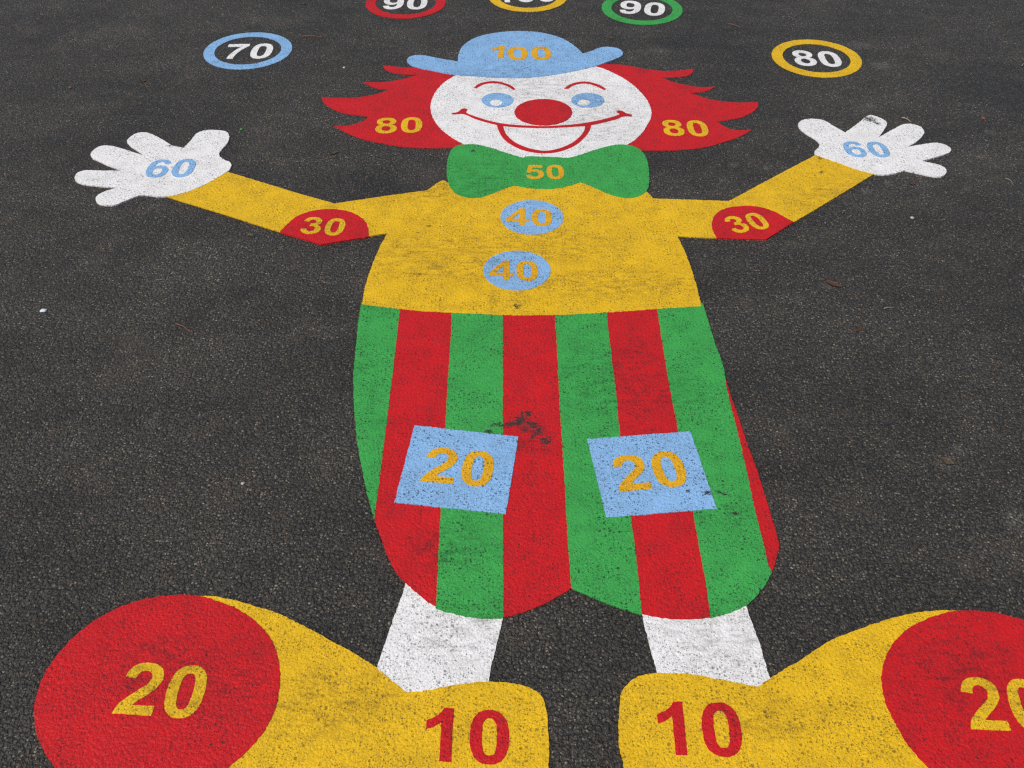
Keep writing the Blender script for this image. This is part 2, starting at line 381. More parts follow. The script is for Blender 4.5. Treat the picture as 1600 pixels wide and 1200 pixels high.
def circle(x, y, r, step=.004):
    n = int(2 * math.pi * r / step)
    return [Vector((x + r * math.cos(2 * math.pi * i / n), y + r * math.sin(2 * math.pi * i / n))) for i in range(n)]

def thing(name, loc, label, cat, grp=None):
    o = bpy.data.objects.new(name, None); col.objects.link(o)
    o.location = loc; o.empty_display_size = .05
    o['label'] = label; o['category'] = cat
    if grp: o['group'] = grp
    return o

# ------------------------------------------------------------------ ground
bm = bmesh.new()
bmesh.ops.create_grid(bm, x_segments=2, y_segments=2, size=150)
me = bpy.data.meshes.new("ground"); bm.to_mesh(me); bm.free()
me.materials.append(M['asphalt'])
ground = bpy.data.objects.new("ground", me); col.objects.link(ground); ground['kind'] = "structure"

# ------------------------------------------------------------------ the painted clown
OUT = {
    'hat': [(-0.2044,3.5437,1),(-0.2039,3.6067),(-0.1886,3.6859),(-0.1412,3.7599),(-0.0605,3.8051),(0.0215,3.8201),(0.1034,3.809),(0.1776,3.766),(0.225,3.7061),(0.2529,3.6477),(0.2663,3.6118,1),(0.3012,3.6374),(0.3335,3.6647),(0.3648,3.6733),(0.4007,3.6615),(0.4182,3.6283),(0.4138,3.597),(0.3809,3.5621),(0.299,3.5004),(0.2079,3.4536),(0.1189,3.4209),(0.0311,3.4042),(-0.0271,3.4031),(-0.1263,3.4153),(-0.2086,3.4288),(-0.2925,3.4624),(-0.3474,3.4895),(-0.3756,3.51),(-0.3941,3.5417),(-0.3923,3.5723),(-0.3727,3.5933),(-0.3427,3.596),(-0.2993,3.5789),(-0.2562,3.5606),(-0.2031,3.5409,1)],
    'hair_l': [(-0.3405,3.476,1),(-0.3472,3.4868),(-0.4252,3.4994),(-0.481,3.5118,1),(-0.4724,3.4833),(-0.451,3.4564),(-0.4084,3.4389),(-0.3424,3.4346,1),(-0.3715,3.4163),(-0.416,3.3903),(-0.4666,3.3737),(-0.5387,3.3714,1),(-0.5093,3.3393),(-0.4786,3.3201),(-0.4406,3.3112,1),(-0.4803,3.2801),(-0.5508,3.252),(-0.6182,3.2498),(-0.6738,3.2525,1),(-0.6577,3.2099),(-0.6241,3.168),(-0.5754,3.1326),(-0.4905,3.1091,1),(-0.5085,3.0748),(-0.5488,3.049),(-0.6018,3.0413,1),(-0.5532,2.9968),(-0.495,2.9531),(-0.418,2.9208),(-0.3429,2.8994),(-0.2696,2.8939),(-0.1967,2.8958),(-0.1447,2.8987,1),(-0.1498,3.0565,1),(-0.1982,3.462,1)],
    'hair_r': [(0.2887,3.5278,1),(0.3422,3.5248),(0.3958,3.5233),(0.4364,3.5108),(0.4875,3.4861),(0.5508,3.4696),(0.6042,3.4721),(0.6683,3.488,1),(0.661,3.4558),(0.6399,3.4293),(0.5915,3.4163),(0.5417,3.4152,1),(0.5812,3.3798),(0.6242,3.3539),(0.6681,3.3384),(0.7287,3.3407,1),(0.6859,3.3029),(0.6301,3.2906,1),(0.6787,3.2533),(0.7421,3.2262),(0.8025,3.2187),(0.8596,3.2245,1),(0.8513,3.186),(0.8294,3.1506),(0.7837,3.1099),(0.7366,3.0894),(0.6957,3.0782,1),(0.7131,3.0442),(0.7417,3.0218),(0.8034,3.0215,1),(0.7553,2.9755),(0.6962,2.938),(0.628,2.9032),(0.5526,2.8857),(0.4793,2.8808),(0.4172,2.8831),(0.3659,2.8916,1),(0.369,3.0545,1),(0.3247,3.3551,1)],
    'face': [(-0.0922,3.4642),(-0.2039,3.4275),(-0.2112,3.4222),(-0.2466,3.3702),(-0.2762,3.2818),(-0.2845,3.1845),(-0.2714,3.1025),(-0.2399,3.0232),(-0.1997,2.9628),(-0.1556,2.9146),(-0.1126,2.8704),(-0.0192,2.8291),(0.0954,2.8124),(0.2068,2.8323),(0.3024,2.8772),(0.3733,2.9169),(0.4146,2.966),(0.4554,3.0542),(0.4767,3.1285),(0.4764,3.2054),(0.4568,3.2913),(0.4191,3.3805),(0.3666,3.453),(0.308,3.5031),(0.1915,3.4846)],
    'eyebrow_l': [(-0.1378,3.3251,1),(-0.1248,3.353),(-0.0964,3.3735),(-0.0617,3.3785),(-0.0269,3.3629),(-0.0009,3.3385),(0.0105,3.3157,1),(0.003,3.3081,1),(-0.0153,3.3348),(-0.0442,3.3566),(-0.0673,3.3631),(-0.096,3.3568),(-0.1158,3.3402),(-0.1297,3.32,1)],
    'eyebrow_r': [(0.1838,3.32,1),(0.2034,3.3504),(0.2333,3.3722),(0.2654,3.3772),(0.2963,3.3629),(0.3207,3.3398),(0.3346,3.3169,1),(0.3267,3.3094,1),(0.3087,3.3309),(0.2897,3.3488),(0.2645,3.3617),(0.2354,3.3554),(0.2115,3.3377),(0.1992,3.3187,1)],
    'eye_l': [(0.0035,3.2291),(0.0021,3.2167),(-0.0021,3.205),(-0.0087,3.1945),(-0.0175,3.1859),(-0.028,3.1794),(-0.0397,3.1754),(-0.0521,3.174),(-0.0644,3.1755),(-0.0762,3.1796),(-0.0869,3.1861),(-0.0958,3.1949),(-0.1027,3.2054),(-0.1071,3.2171),(-0.1088,3.2295),(-0.1076,3.242),(-0.1037,3.2539),(-0.0972,3.2646),(-0.0884,3.2735),(-0.0778,3.2803),(-0.0658,3.2845),(-0.0532,3.2859),(-0.0406,3.2844),(-0.0285,3.2801),(-0.0178,3.2733),(-0.0088,3.2642),(-0.0021,3.2535),(0.0021,3.2415)],
    'pupil_l': [(-0.0362,3.2081),(-0.0367,3.2031),(-0.0382,3.1984),(-0.0407,3.1942),(-0.044,3.1907),(-0.0479,3.1881),(-0.0523,3.1865),(-0.0569,3.186),(-0.0616,3.1865),(-0.066,3.1882),(-0.07,3.1908),(-0.0733,3.1943),(-0.0759,3.1986),(-0.0775,3.2033),(-0.0781,3.2082),(-0.0777,3.2132),(-0.0762,3.2179),(-0.0738,3.2221),(-0.0705,3.2257),(-0.0665,3.2283),(-0.0621,3.23),(-0.0574,3.2305),(-0.0527,3.2299),(-0.0483,3.2283),(-0.0443,3.2256),(-0.0409,3.222),(-0.0384,3.2177),(-0.0368,3.213)],
    'eye_r': [(0.3218,3.2302),(0.3194,3.2178),(0.3143,3.2061),(0.3067,3.1957),(0.297,3.187),(0.2856,3.1805),(0.2732,3.1765),(0.2602,3.1752),(0.2475,3.1766),(0.2355,3.1807),(0.2249,3.1873),(0.2161,3.196),(0.2097,3.2065),(0.2059,3.2183),(0.205,3.2307),(0.207,3.2432),(0.2119,3.2551),(0.2194,3.2658),(0.2292,3.2748),(0.2407,3.2815),(0.2534,3.2857),(0.2666,3.2871),(0.2797,3.2856),(0.2919,3.2813),(0.3026,3.2745),(0.3114,3.2654),(0.3176,3.2547),(0.3212,3.2427)],
    'pupil_r': [(0.2712,3.2099),(0.2703,3.205),(0.2685,3.2005),(0.2657,3.1964),(0.2622,3.193),(0.258,3.1904),(0.2535,3.1889),(0.2487,3.1884),(0.2441,3.1889),(0.2397,3.1905),(0.2358,3.1931),(0.2326,3.1965),(0.2303,3.2006),(0.229,3.2052),(0.2287,3.21),(0.2295,3.2149),(0.2313,3.2195),(0.234,3.2236),(0.2376,3.227),(0.2417,3.2296),(0.2463,3.2312),(0.2511,3.2317),(0.2558,3.2312),(0.2602,3.2295),(0.2641,3.2269),(0.2673,3.2234),(0.2696,3.2193),(0.2709,3.2147)],
    'nose': [(0.2049,3.1387),(0.2026,3.1221),(0.1975,3.1061),(0.1896,3.0913),(0.1793,3.078),(0.1668,3.0665),(0.1526,3.0573),(0.1371,3.0506),(0.1207,3.0465),(0.1038,3.0452),(0.087,3.0466),(0.0708,3.0508),(0.0555,3.0577),(0.0418,3.067),(0.0299,3.0785),(0.0202,3.0919),(0.013,3.1068),(0.0087,3.1228),(0.0072,3.1394),(0.0087,3.1561),(0.0133,3.1724),(0.0207,3.1878),(0.0308,3.2018),(0.0433,3.2139),(0.0577,3.2238),(0.0738,3.231),(0.0908,3.2355),(0.1084,3.2369),(0.1259,3.2353),(0.1427,3.2308),(0.1584,3.2234),(0.1724,3.2134),(0.1843,3.2012),(0.1937,3.1871),(0.2004,3.1717),(0.2041,3.1554)],
    'mouth': [(-0.2104,3.1312,1),(-0.1883,3.1404),(-0.1753,3.1627),(-0.1655,3.1674),(-0.1552,3.1579,1),(-0.1589,3.1368),(-0.1296,3.11),(-0.0853,3.0811),(-0.0417,3.0606),(0.0124,3.048),(0.0662,3.0422),(0.1039,3.0398),(0.1309,3.0419),(0.1688,3.0463),(0.2068,3.0529),(0.2618,3.0696),(0.3178,3.0945),(0.352,3.1139),(0.367,3.1301),(0.3586,3.1418),(0.3629,3.1547,1),(0.3785,3.1499),(0.3893,3.1347),(0.4092,3.123,1),(0.4064,3.1102,1),(0.3819,3.1115),(0.3529,3.0909),(0.3105,3.0683),(0.2605,3.047),(0.2061,3.0372),(0.152,3.0307),(0.0982,3.0275),(0.066,3.0288),(0.0123,3.0334),(-0.0416,3.0448),(-0.085,3.0652),(-0.1291,3.0927),(-0.1684,3.1252),(-0.204,3.123,1)],
    'lip': [(-0.0535,3.0538,1),(-0.0466,3.0114),(-0.0302,2.9568),(-0.0038,2.914),(0.0325,2.8803),(0.0789,2.8615),(0.1151,2.8593),(0.1411,2.8654),(0.1675,2.8788),(0.2054,2.9111),(0.2352,2.958),(0.2566,3.0081),(0.2674,3.0549,1),(0.2444,3.0482,1),(0.2396,3.0104),(0.2184,2.9613),(0.1902,2.9218),(0.1577,2.8945),(0.126,2.8789),(0.0999,2.8749),(0.0896,2.877),(0.0535,2.8917),(0.0119,2.9267),(-0.0134,2.9675),(-0.0263,3.0058),(-0.0319,3.047,1)],
    'bow_tie': [(-0.153,2.9145),(-0.1764,2.9094),(-0.1961,2.8832),(-0.2046,2.842),(-0.2069,2.7617),(-0.1997,2.6843),(-0.1906,2.6467),(-0.1694,2.6097),(-0.1346,2.5886),(-0.1007,2.5885),(-0.0623,2.6111),(-0.0235,2.6415),(0.006,2.6582,1),(0.0404,2.6459),(0.0894,2.6383),(0.1386,2.6428),(0.1786,2.6594),(0.2092,2.6791,1),(0.2377,2.6592),(0.2841,2.6173),(0.3212,2.5943),(0.3497,2.587),(0.3847,2.5987),(0.4127,2.6353),(0.4225,2.6727),(0.4294,2.7496),(0.4299,2.8193),(0.4227,2.8602),(0.4076,2.8915),(0.3782,2.9126),(0.3363,2.9128),(0.2878,2.8919),(0.2447,2.866),(0.2019,2.8374),(0.1732,2.8273,1),(0.1349,2.8336),(0.0887,2.8358),(0.0424,2.836),(0.0347,2.8278,1),(0.0013,2.8463),(-0.0401,2.8722),(-0.0821,2.8985),(-0.119,2.9144)],
    'shirt': [(-1.0165,2.7923,1),(-0.8984,2.7398),(-0.6415,2.6076),(-0.5333,2.555,1),(-0.3969,2.595),(-0.2609,2.6312,1),(-0.2268,2.6797),(-0.2149,2.6901),(-0.202,2.6796),(-0.1751,2.6281,1),(-0.0798,2.7731,1),(0.3253,2.7716,1),(0.4029,2.6354,1),(0.4106,2.6242),(0.4272,2.5867,1),(0.5425,2.58),(0.6526,2.5733,1),(0.7973,2.698),(0.9762,2.85),(1.0866,2.9419,1),(1.1955,2.7864,1),(1.1326,2.7325),(0.9087,2.5324),(0.7253,2.3723,1),(0.552,2.3785),(0.4738,2.3853,1),(0.4845,2.3186),(0.4922,2.2413),(0.4965,2.1598),(0.4975,2.0577,1),(0.4373,2.0511),(0.3779,2.0458),(0.3184,2.0379),(0.2468,2.0307),(0.1754,2.0235),(0.1086,2.0197),(0.0419,2.0178),(-0.0247,2.0187),(-0.0914,2.0236),(-0.1583,2.0278),(-0.2254,2.0334),(-0.2952,2.0437),(-0.3443,2.0527),(-0.395,2.0624,1),(-0.3958,2.1195),(-0.3934,2.1771),(-0.3858,2.2516),(-0.3753,2.3253),(-0.3593,2.3978,1),(-0.4396,2.3736),(-0.5433,2.3441,1),(-0.6249,2.3848),(-0.6695,2.4029),(-0.8405,2.4903),(-1.0494,2.5945),(-1.1152,2.6313,1),(-1.0407,2.7256,1)],
    'elbow_l': [(-0.6709,2.4005,1),(-0.6573,2.4403),(-0.632,2.487),(-0.5934,2.5129),(-0.5472,2.5232),(-0.5086,2.5196),(-0.4682,2.4994),(-0.4359,2.465),(-0.4192,2.427),(-0.4112,2.3784,1),(-0.4746,2.3591),(-0.5426,2.3393,1),(-0.6091,2.3717)],
    'elbow_r': [(0.5861,2.3735,1),(0.5805,2.4154),(0.5845,2.4574),(0.6028,2.5002),(0.6361,2.5307),(0.6813,2.5438),(0.7335,2.5409),(0.7763,2.5153),(0.8032,2.484),(0.8247,2.4583,1),(0.7249,2.3674,1)],
    'glove_l': [(-1.068,2.8885,1),(-1.0567,2.9391),(-1.0471,2.9877),(-1.0247,3.0063),(-0.9822,3.0072),(-0.9533,2.9972),(-0.9382,2.971),(-0.9333,2.928),(-0.9415,2.8807),(-0.9444,2.8467),(-0.9219,2.8141),(-0.9008,2.7989),(-0.8905,2.7789),(-0.8904,2.7494),(-0.8993,2.7319),(-0.9236,2.6945),(-0.9578,2.6493),(-0.9943,2.6171),(-1.0329,2.5962),(-1.0657,2.5918),(-1.117,2.602,1),(-1.1344,2.5947),(-1.169,2.5633),(-1.1878,2.5456),(-1.2153,2.5413),(-1.2401,2.552),(-1.2561,2.5726),(-1.2583,2.5952),(-1.2399,2.6225),(-1.2092,2.6427,1),(-1.268,2.6504),(-1.3322,2.6665),(-1.3526,2.6836),(-1.3628,2.7075),(-1.3607,2.7316),(-1.3471,2.7441),(-1.2968,2.744),(-1.226,2.7427,1),(-1.2629,2.7654),(-1.3141,2.8004),(-1.3465,2.8257),(-1.3582,2.8512),(-1.3539,2.8791),(-1.3395,2.8999),(-1.3085,2.9009),(-1.2665,2.8819),(-1.2176,2.8559),(-1.1742,2.8332,1),(-1.2101,2.8661),(-1.2464,2.9027),(-1.2639,2.9271),(-1.2653,2.9506),(-1.2486,2.9852),(-1.2238,2.9916),(-1.1933,2.9774),(-1.1458,2.9373),(-1.1053,2.9022)],
    'glove_r': [(1.1089,2.9994,1),(1.0801,3.0462),(1.0565,3.0836),(1.0211,3.0952),(0.9864,3.0862),(0.9651,3.0579),(0.9648,3.0243),(0.9804,2.9856),(0.9996,2.953),(1.0054,2.9209),(0.9941,2.8946),(0.979,2.8737),(0.9769,2.8531),(0.9979,2.8325),(1.0367,2.802),(1.0825,2.762),(1.1258,2.7354),(1.1638,2.7275),(1.2075,2.74),(1.2369,2.7546,1),(1.2719,2.7369),(1.3159,2.7173),(1.3415,2.7192),(1.3628,2.7414),(1.3673,2.768),(1.3579,2.7859),(1.3322,2.801),(1.3079,2.8131,1),(1.3468,2.8313),(1.3961,2.8567),(1.421,2.8773),(1.4244,2.9035),(1.4077,2.9247),(1.3832,2.9301),(1.3491,2.9218),(1.2884,2.9029,1),(1.3202,2.9304),(1.3614,2.9787),(1.3741,3.0061),(1.372,3.0395),(1.3481,3.0587),(1.3204,3.0565),(1.2791,3.0253),(1.2116,2.9652,1),(1.2363,3.0066),(1.2638,3.0567),(1.2663,3.0794),(1.2481,3.1082),(1.2245,3.1222),(1.2002,3.1026),(1.1722,3.0684)],
    'trousers': [(-0.3959,2.0734,1),(-0.3938,1.9703),(-0.3893,1.8953),(-0.3868,1.8391),(-0.3795,1.7524),(-0.3624,1.6423),(-0.3438,1.5435),(-0.3242,1.4658),(-0.3016,1.3831),(-0.287,1.3374),(-0.2726,1.2964),(-0.2532,1.247),(-0.2297,1.1992),(-0.2086,1.1729),(-0.1782,1.1418),(-0.1457,1.1169),(-0.1049,1.1004),(-0.0588,1.0917),(-0.0161,1.093),(0.0176,1.1027),(0.0642,1.1246),(0.1168,1.16,1),(0.1519,1.1448),(0.1969,1.1224),(0.2489,1.1015),(0.2922,1.0909),(0.3376,1.0887),(0.3795,1.0936),(0.42,1.1073),(0.4574,1.1274),(0.4927,1.1668),(0.5164,1.1995),(0.5326,1.2331),(0.5453,1.2676),(0.5456,1.282),(0.5449,1.3199),(0.5425,1.3766),(0.5375,1.4779),(0.5303,1.5563),(0.5245,1.6496),(0.5174,1.7432),(0.5156,1.8039),(0.5138,1.8426),(0.5083,1.9103),(0.5057,1.9743),(0.5006,2.0708,1),(0.0506,2.042,1)],
    'stripe_1': [(-0.3979,2.0734,1),(-0.3958,1.9703),(-0.3912,1.8953),(-0.3886,1.8391),(-0.3813,1.7524),(-0.3642,1.6423),(-0.3455,1.5435),(-0.3259,1.4658),(-0.3032,1.3831),(-0.2871,1.3322,1),(-0.2874,1.4657),(-0.2886,1.6464),(-0.2914,1.9),(-0.2943,2.0676,1)],
    'stripe_2': [(-0.1578,2.0563,1),(-0.155,1.8996),(-0.1545,1.7518),(-0.1527,1.604),(-0.1498,1.3632),(-0.1477,1.2354),(-0.1457,1.1173,1),(-0.1471,1.1147),(-0.1049,1.0983),(-0.0588,1.0895),(-0.0155,1.0909,1),(-0.0186,1.3385),(-0.0206,1.583),(-0.0231,1.8993),(-0.0249,2.0559,1)],
    'stripe_3': [(0.1101,2.0555,1),(0.1119,1.8989),(0.1121,1.6668),(0.1138,1.4837),(0.1145,1.2872),(0.1165,1.1607,1),(0.1512,1.1422),(0.1961,1.1199),(0.249,1.099,1),(0.2508,1.2345),(0.249,1.343),(0.2459,1.5824),(0.2474,1.7214),(0.2461,1.8985),(0.2468,2.0551,1)],
    'stripe_4': [(0.3802,2.0822,1),(0.3779,1.8981),(0.3772,1.7436),(0.3796,1.5923),(0.381,1.3567),(0.3813,1.2455),(0.3817,1.1518),(0.3791,1.0915,1),(0.4202,1.1051),(0.4582,1.1252),(0.4942,1.1648),(0.5175,1.1991,1),(0.5132,1.218),(0.5138,1.2615),(0.5126,1.3252),(0.5137,1.4357),(0.515,1.5513),(0.5139,1.6443),(0.5136,1.7432),(0.5175,1.804),(0.5161,1.8438),(0.5104,1.9103),(0.5079,1.9743),(0.5028,2.0708,1)],
    'knee_l': [(-0.2235,1.6104,1),(0.0147,1.5743,1),(-0.0123,1.3471,1),(-0.249,1.378,1)],
    'knee_r': [(0.1704,1.5673,1),(0.407,1.5922,1),(0.4321,1.3627,1),(0.1974,1.3384,1)],
    'leg_l': [(-0.2061,1.2228,1),(-0.2089,1.1729),(-0.2287,1.0728),(-0.2464,0.9826),(-0.2535,0.9387,1),(-0.0421,0.9256,1),(-0.0415,0.9587),(-0.0283,1.0306),(-0.0161,1.0923),(-0.0132,1.1452,1)],
    'leg_r': [(0.2485,1.1446,1),(0.2498,1.1004),(0.2568,1.0327),(0.2654,0.9737),(0.2686,0.9376,1),(0.4738,0.9309,1),(0.4686,0.9629),(0.4626,1.0364),(0.4517,1.1234),(0.4455,1.1669,1)],
    'shoe_l': [(-0.6903,1.0457,1),(-0.6667,1.1169),(-0.6074,1.1405),(-0.5402,1.1314),(-0.4941,1.1173),(-0.4548,1.1041),(-0.3949,1.0738),(-0.3359,1.0401),(-0.2897,1.0134),(-0.2439,0.9813),(-0.2099,0.952),(-0.186,0.9336,1),(-0.1502,0.9385),(-0.099,0.9498),(-0.0472,0.9555),(-0.0056,0.9535),(0.0289,0.9457),(0.051,0.9305),(0.0607,0.9079),(0.0633,0.8786),(0.0645,0.8289),(0.0625,0.7947),(0.0595,0.767),(0.0461,0.7379),(0.0196,0.7231,1),(-0.252,0.7236),(-0.5876,0.7284,1)],
    'toe_l': [(-0.8377,0.8901),(-0.8456,0.9209),(-0.8477,0.9559),(-0.8427,0.9918),(-0.8251,1.0363),(-0.7964,1.0782),(-0.7522,1.1142),(-0.7023,1.1347),(-0.6514,1.1421),(-0.6074,1.1405),(-0.5572,1.1241),(-0.5127,1.102),(-0.4731,1.0705),(-0.442,1.0314),(-0.4235,0.9843),(-0.4168,0.9454),(-0.4164,0.899),(-0.4283,0.8592),(-0.4492,0.8241),(-0.4739,0.7957),(-0.5112,0.7604),(-0.5678,0.7326),(-0.6295,0.7285),(-0.6981,0.7467),(-0.7709,0.7963),(-0.7945,0.819),(-0.8185,0.8516)],
    'shoe_r': [(0.4423,0.9465,1),(0.4202,0.9517),(0.3756,0.9615),(0.3363,0.9703),(0.2931,0.974),(0.2581,0.9731),(0.2313,0.9673),(0.2097,0.9521),(0.1966,0.9346),(0.192,0.9126),(0.1862,0.8669),(0.185,0.8287),(0.1903,0.7945),(0.1952,0.7591),(0.2132,0.7269,1),(0.5208,0.7221),(0.7886,0.7122,1),(0.957,1.0423,1),(0.8583,1.0776,1),(0.8637,1.1096,1),(0.8296,1.1108),(0.7819,1.1058),(0.7327,1.0947),(0.6823,1.0779),(0.6518,1.0656),(0.5983,1.0441),(0.5667,1.0242),(0.5154,0.9923),(0.4688,0.9642)],
    'toe_r': [(0.8629,1.1093),(0.8272,1.1035),(0.7786,1.0849),(0.7378,1.0602),(0.7048,1.029),(0.681,0.992),(0.6681,0.956),(0.6632,0.9179),(0.6682,0.881),(0.6783,0.8394),(0.7006,0.7963),(0.7377,0.7462),(0.7978,0.7091),(0.8894,0.7173),(1.0021,0.7707),(1.0822,0.8503),(1.1109,0.9233),(1.0943,1.0011),(1.0375,1.063),(0.9723,1.0898),(0.92,1.1055)]}
NUM = {
    'hairL': ['80', -0.3819, 3.0474, 0.0472, 0.1067, 1.0311, -0.0006],
    'hairR': ['80', 0.5807, 3.0314, -0.0355, 0.1087, 0.972, -0.064],
    'bow': ['50', 0.1023, 2.7391, -0.0036, 0.0849, 0.9958, -0.0113],
    'gloveL': ['60', -1.0757, 2.7576, 0.034, 0.11, 0.9498, 0.0234],
    'gloveR': ['60', 1.1491, 2.8851, -0.016, 0.0995, 1.0118, -0.0518],
    'elbowL': ['30', -0.5482, 2.4303, -0.102, 0.087, 1.0093, -0.0296],
    'elbowR': ['30', 0.6864, 2.4526, 0.268, 0.0867, 0.9609, -0.0225],
    'btn1': ['40', 0.0517, 2.4805, -0.0563, 0.0902, 1.0279, -0.0333],
    'btn2': ['40', 0.0062, 2.2131, -0.0304, 0.0909, 1.0112, -0.0417],
    'kneeL': ['20', -0.1153, 1.4805, -0.1087, 0.1042, 1.0187, -0.0064],
    'kneeR': ['20', 0.3025, 1.4698, 0.1375, 0.1041, 1.0486, -0.0033],
    'toeL': ['20', -0.6224, 0.9371, -0.0625, 0.1029, 1.0277, -0.0397],
    'toeR': ['20', 0.8763, 0.9117, -0.042, 0.1029, 0.9857, 0.0227],
    'shoeL': ['10', -0.0782, 0.8515, -0.0482, 0.0984, 1.0702, -0.0485],
    'shoeR': ['10', 0.3247, 0.8652, -0.0214, 0.0999, 1.0451, 0.0137],
    'r70': ['70', -1.0037, 3.6354, 0.0365, 0.1324, 0.9426, 0.032],
    'r90r': ['90', -0.4468, 4.1124, -0.0107, 0.1347, 0.9538, 0.0036],
    'r100': ['100', 0.0537, 4.1912, 0.0532, 0.1332, 0.8527, -0.0227],
    'r90g': ['90', 0.5362, 4.0605, -0.1808, 0.1356, 0.9601, 0.0005],
    'r80': ['80', 1.1474, 3.5797, -0.0783, 0.1315, 0.9325, -0.075],
    'hat_one': ['1', -0.0503, 3.6238, -0.0434, 0.1122, 0.9782, 0.0036],
    'hat_ohs': ['00', 0.0643, 3.6123, 0.0162, 0.1171, 0.982, -0.0182]}

ORG = (0.08, 2.0, 0)
clown = thing('clown_marking', ORG, "big flat painted clown with arms spread, striped trousers and bow tie, on dark asphalt", "playground marking")
Z0 = .0016; DZ = .0009
def part(name, key, lvl, mat, parent=clown, label=None, amp=.0018):
    return Sheet(ORG).add([spline(OUT[key])], Z0 + DZ * lvl, amp=amp).build(name, mat, parent, label)
def num(keys, lvl, mat, parent, label, amp=.0011):
    return numeral([NUM[k] for k in keys], Z0 + DZ * lvl, mat, parent, ORG, label, amp)

for side, toe in (('l', 'left'), ('r', 'right')):
    leg = part('leg', 'leg_' + side, 0, 'white')
    shoe = part('shoe', 'shoe_' + side, 1, 'yellow', label="yellow painted shoe with a red 10 on its heel, %s" % toe)
    cap = part('toe_cap', 'toe_' + side, 2, 'red', label="round red toe of the %s shoe" % toe)
    num(['shoe' + side.upper()], 2, 'red', shoe, "red number 10")
    num(['toe' + side.upper()], 3, 'yellow', cap, "yellow number 20")

tr = Sheet(ORG)
tr.add([spline(OUT['trousers'])], Z0 + DZ, 0)
for k in (1, 2, 3, 4): tr.add([spline(OUT['stripe_%d' % k])], Z0 + DZ + .0005, 1)
tr.build('trousers', ['red', 'green'], clown, "red and green striped trousers")
for side in 'lr':
    kp = part('knee_patch', 'knee_' + side, 3, 'blue')
    num(['knee' + side.upper()], 4, 'gold', kp, "orange number 20")

shirt = part('shirt', 'shirt', 2, 'yellow', label="yellow shirt with long sleeves")
for side in 'lr':
    ep = part('elbow_patch', 'elbow_' + side, 3, 'red')
    num(['elbow' + side.upper()], 4, 'yellow', ep, "yellow number 30")
    gl = part('glove', 'glove_' + side, 3, 'white', label="white glove with five spread fingers")
    num(['glove' + side.upper()], 4, 'blue', gl, "blue number 60")
BUTTONS = {'btn1': (0.0577, 2.4825), 'btn2': (0.013, 2.2161)}
for k, (x, y) in BUTTONS.items():
    bt = Sheet(ORG).add([circle(x, y, .0925)], Z0 + DZ * 3).build('button', 'blue', clown)
    num([k], 4, 'gold', bt, "orange number 40")

for side in 'lr':
    hr = part('hair', 'hair_' + side, 0, 'red', label="red hair in four pointed tufts")
    num(['hair' + side.upper()], 1, 'yellow', hr, "yellow number 80")
part('face', 'face', 1, 'white', label="round white face")
for side in 'lr':
    part('eyebrow', 'eyebrow_' + side, 2, 'red', amp=.0009)
    ey = part('eye', 'eye_' + side, 2, 'blue')
    part('pupil', 'pupil_' + side, 3, 'white', ey)
part('nose', 'nose', 3.4, 'red', label="big round red nose")
mo = part('mouth', 'mouth', 2.6, 'red', label="red smile with a curled corner at each end", amp=.0009)
part('lower_lip', 'lip', 2.1, 'red', mo, amp=.0009)
bow = part('bow_tie', 'bow_tie', 3, 'green', label="green bow tie")
num(['bow'], 4, 'gold', bow, "orange number 50")
hat = part('hat', 'hat', 3, 'blue', label="light blue bowler hat with turned-up brim")
num(['hat_one', 'hat_ohs'], 4, 'gold', hat, "orange number 100")

# ------------------------------------------------------------------ numbered rings round the head
RINGS = {
    'r70': ((-1.0096, 3.6425), 'blue', "light blue ring around a white 70, nearest the clown's left-hand glove in the picture"),
    'r90r': ((-0.4454, 4.114), 'red', 'red ring around a white 90, up and left of the blue hat'),
    'r100': ((0.0644, 4.1863), 'yellow', 'yellow ring around a white 100, straight above the blue hat, mostly cut by the frame'),
    'r90g': ((0.5334, 4.0564), 'green', 'green ring around a white 90, up and right of the blue hat'),
    'r80': ((1.1463, 3.5841), 'yellow', 'yellow ring around a white 80, whole, right of the red hair')}
RR = .1661
for key, ((x, y), mat, label) in RINGS.items():
    t = thing('number_ring', (x, y, 0), label, 'number ring', "numbered rings painted round the clown's head")
    Sheet((x, y, 0)).add([circle(x, y, RR), circle(x, y, RR * .755)], Z0).build('ring_band', mat, t)
    numeral([NUM[key]], Z0, 'white', t, (x, y, 0), None)

# ------------------------------------------------------------------ small litter lying on the asphalt
def finish(bm, name, mat, loc, rz, label, cat, grp=None):
    me = bpy.data.meshes.new(name); bm.to_mesh(me); bm.free(); me.materials.append(M[mat])
    for p in me.polygons: p.use_smooth = True
    o = bpy.data.objects.new(name, me); col.objects.link(o)
    o.location = loc; o.rotation_euler = (0, 0, rz)
    o['label'] = label; o['category'] = cat
    if grp: o['group'] = grp
    return o

def tube(pts, radii, seg=6):
    bm = bmesh.new(); rings = []
    for i, p in enumerate(pts):
        t = (pts[min(i + 1, len(pts) - 1)] - pts[max(i - 1, 0)]).normalized()
        u = t.cross(Vector((0, 0, 1))).normalized(); w = u.cross(t)
        rings.append([bm.verts.new(p + (u * math.cos(6.2832 * k / seg) + w * math.sin(6.2832 * k / seg)) * radii[i]) for k in range(seg)])
    for r0, r1 in zip(rings, rings[1:]):
        for k in range(seg): bm.faces.new((r0[k], r0[(k + 1) % seg], r1[(k + 1) % seg], r1[k]))
    bm.faces.new(rings[0][::-1]); bm.faces.new(rings[-1])
    bmesh.ops.recalc_face_normals(bm, faces=bm.faces)
    return bm

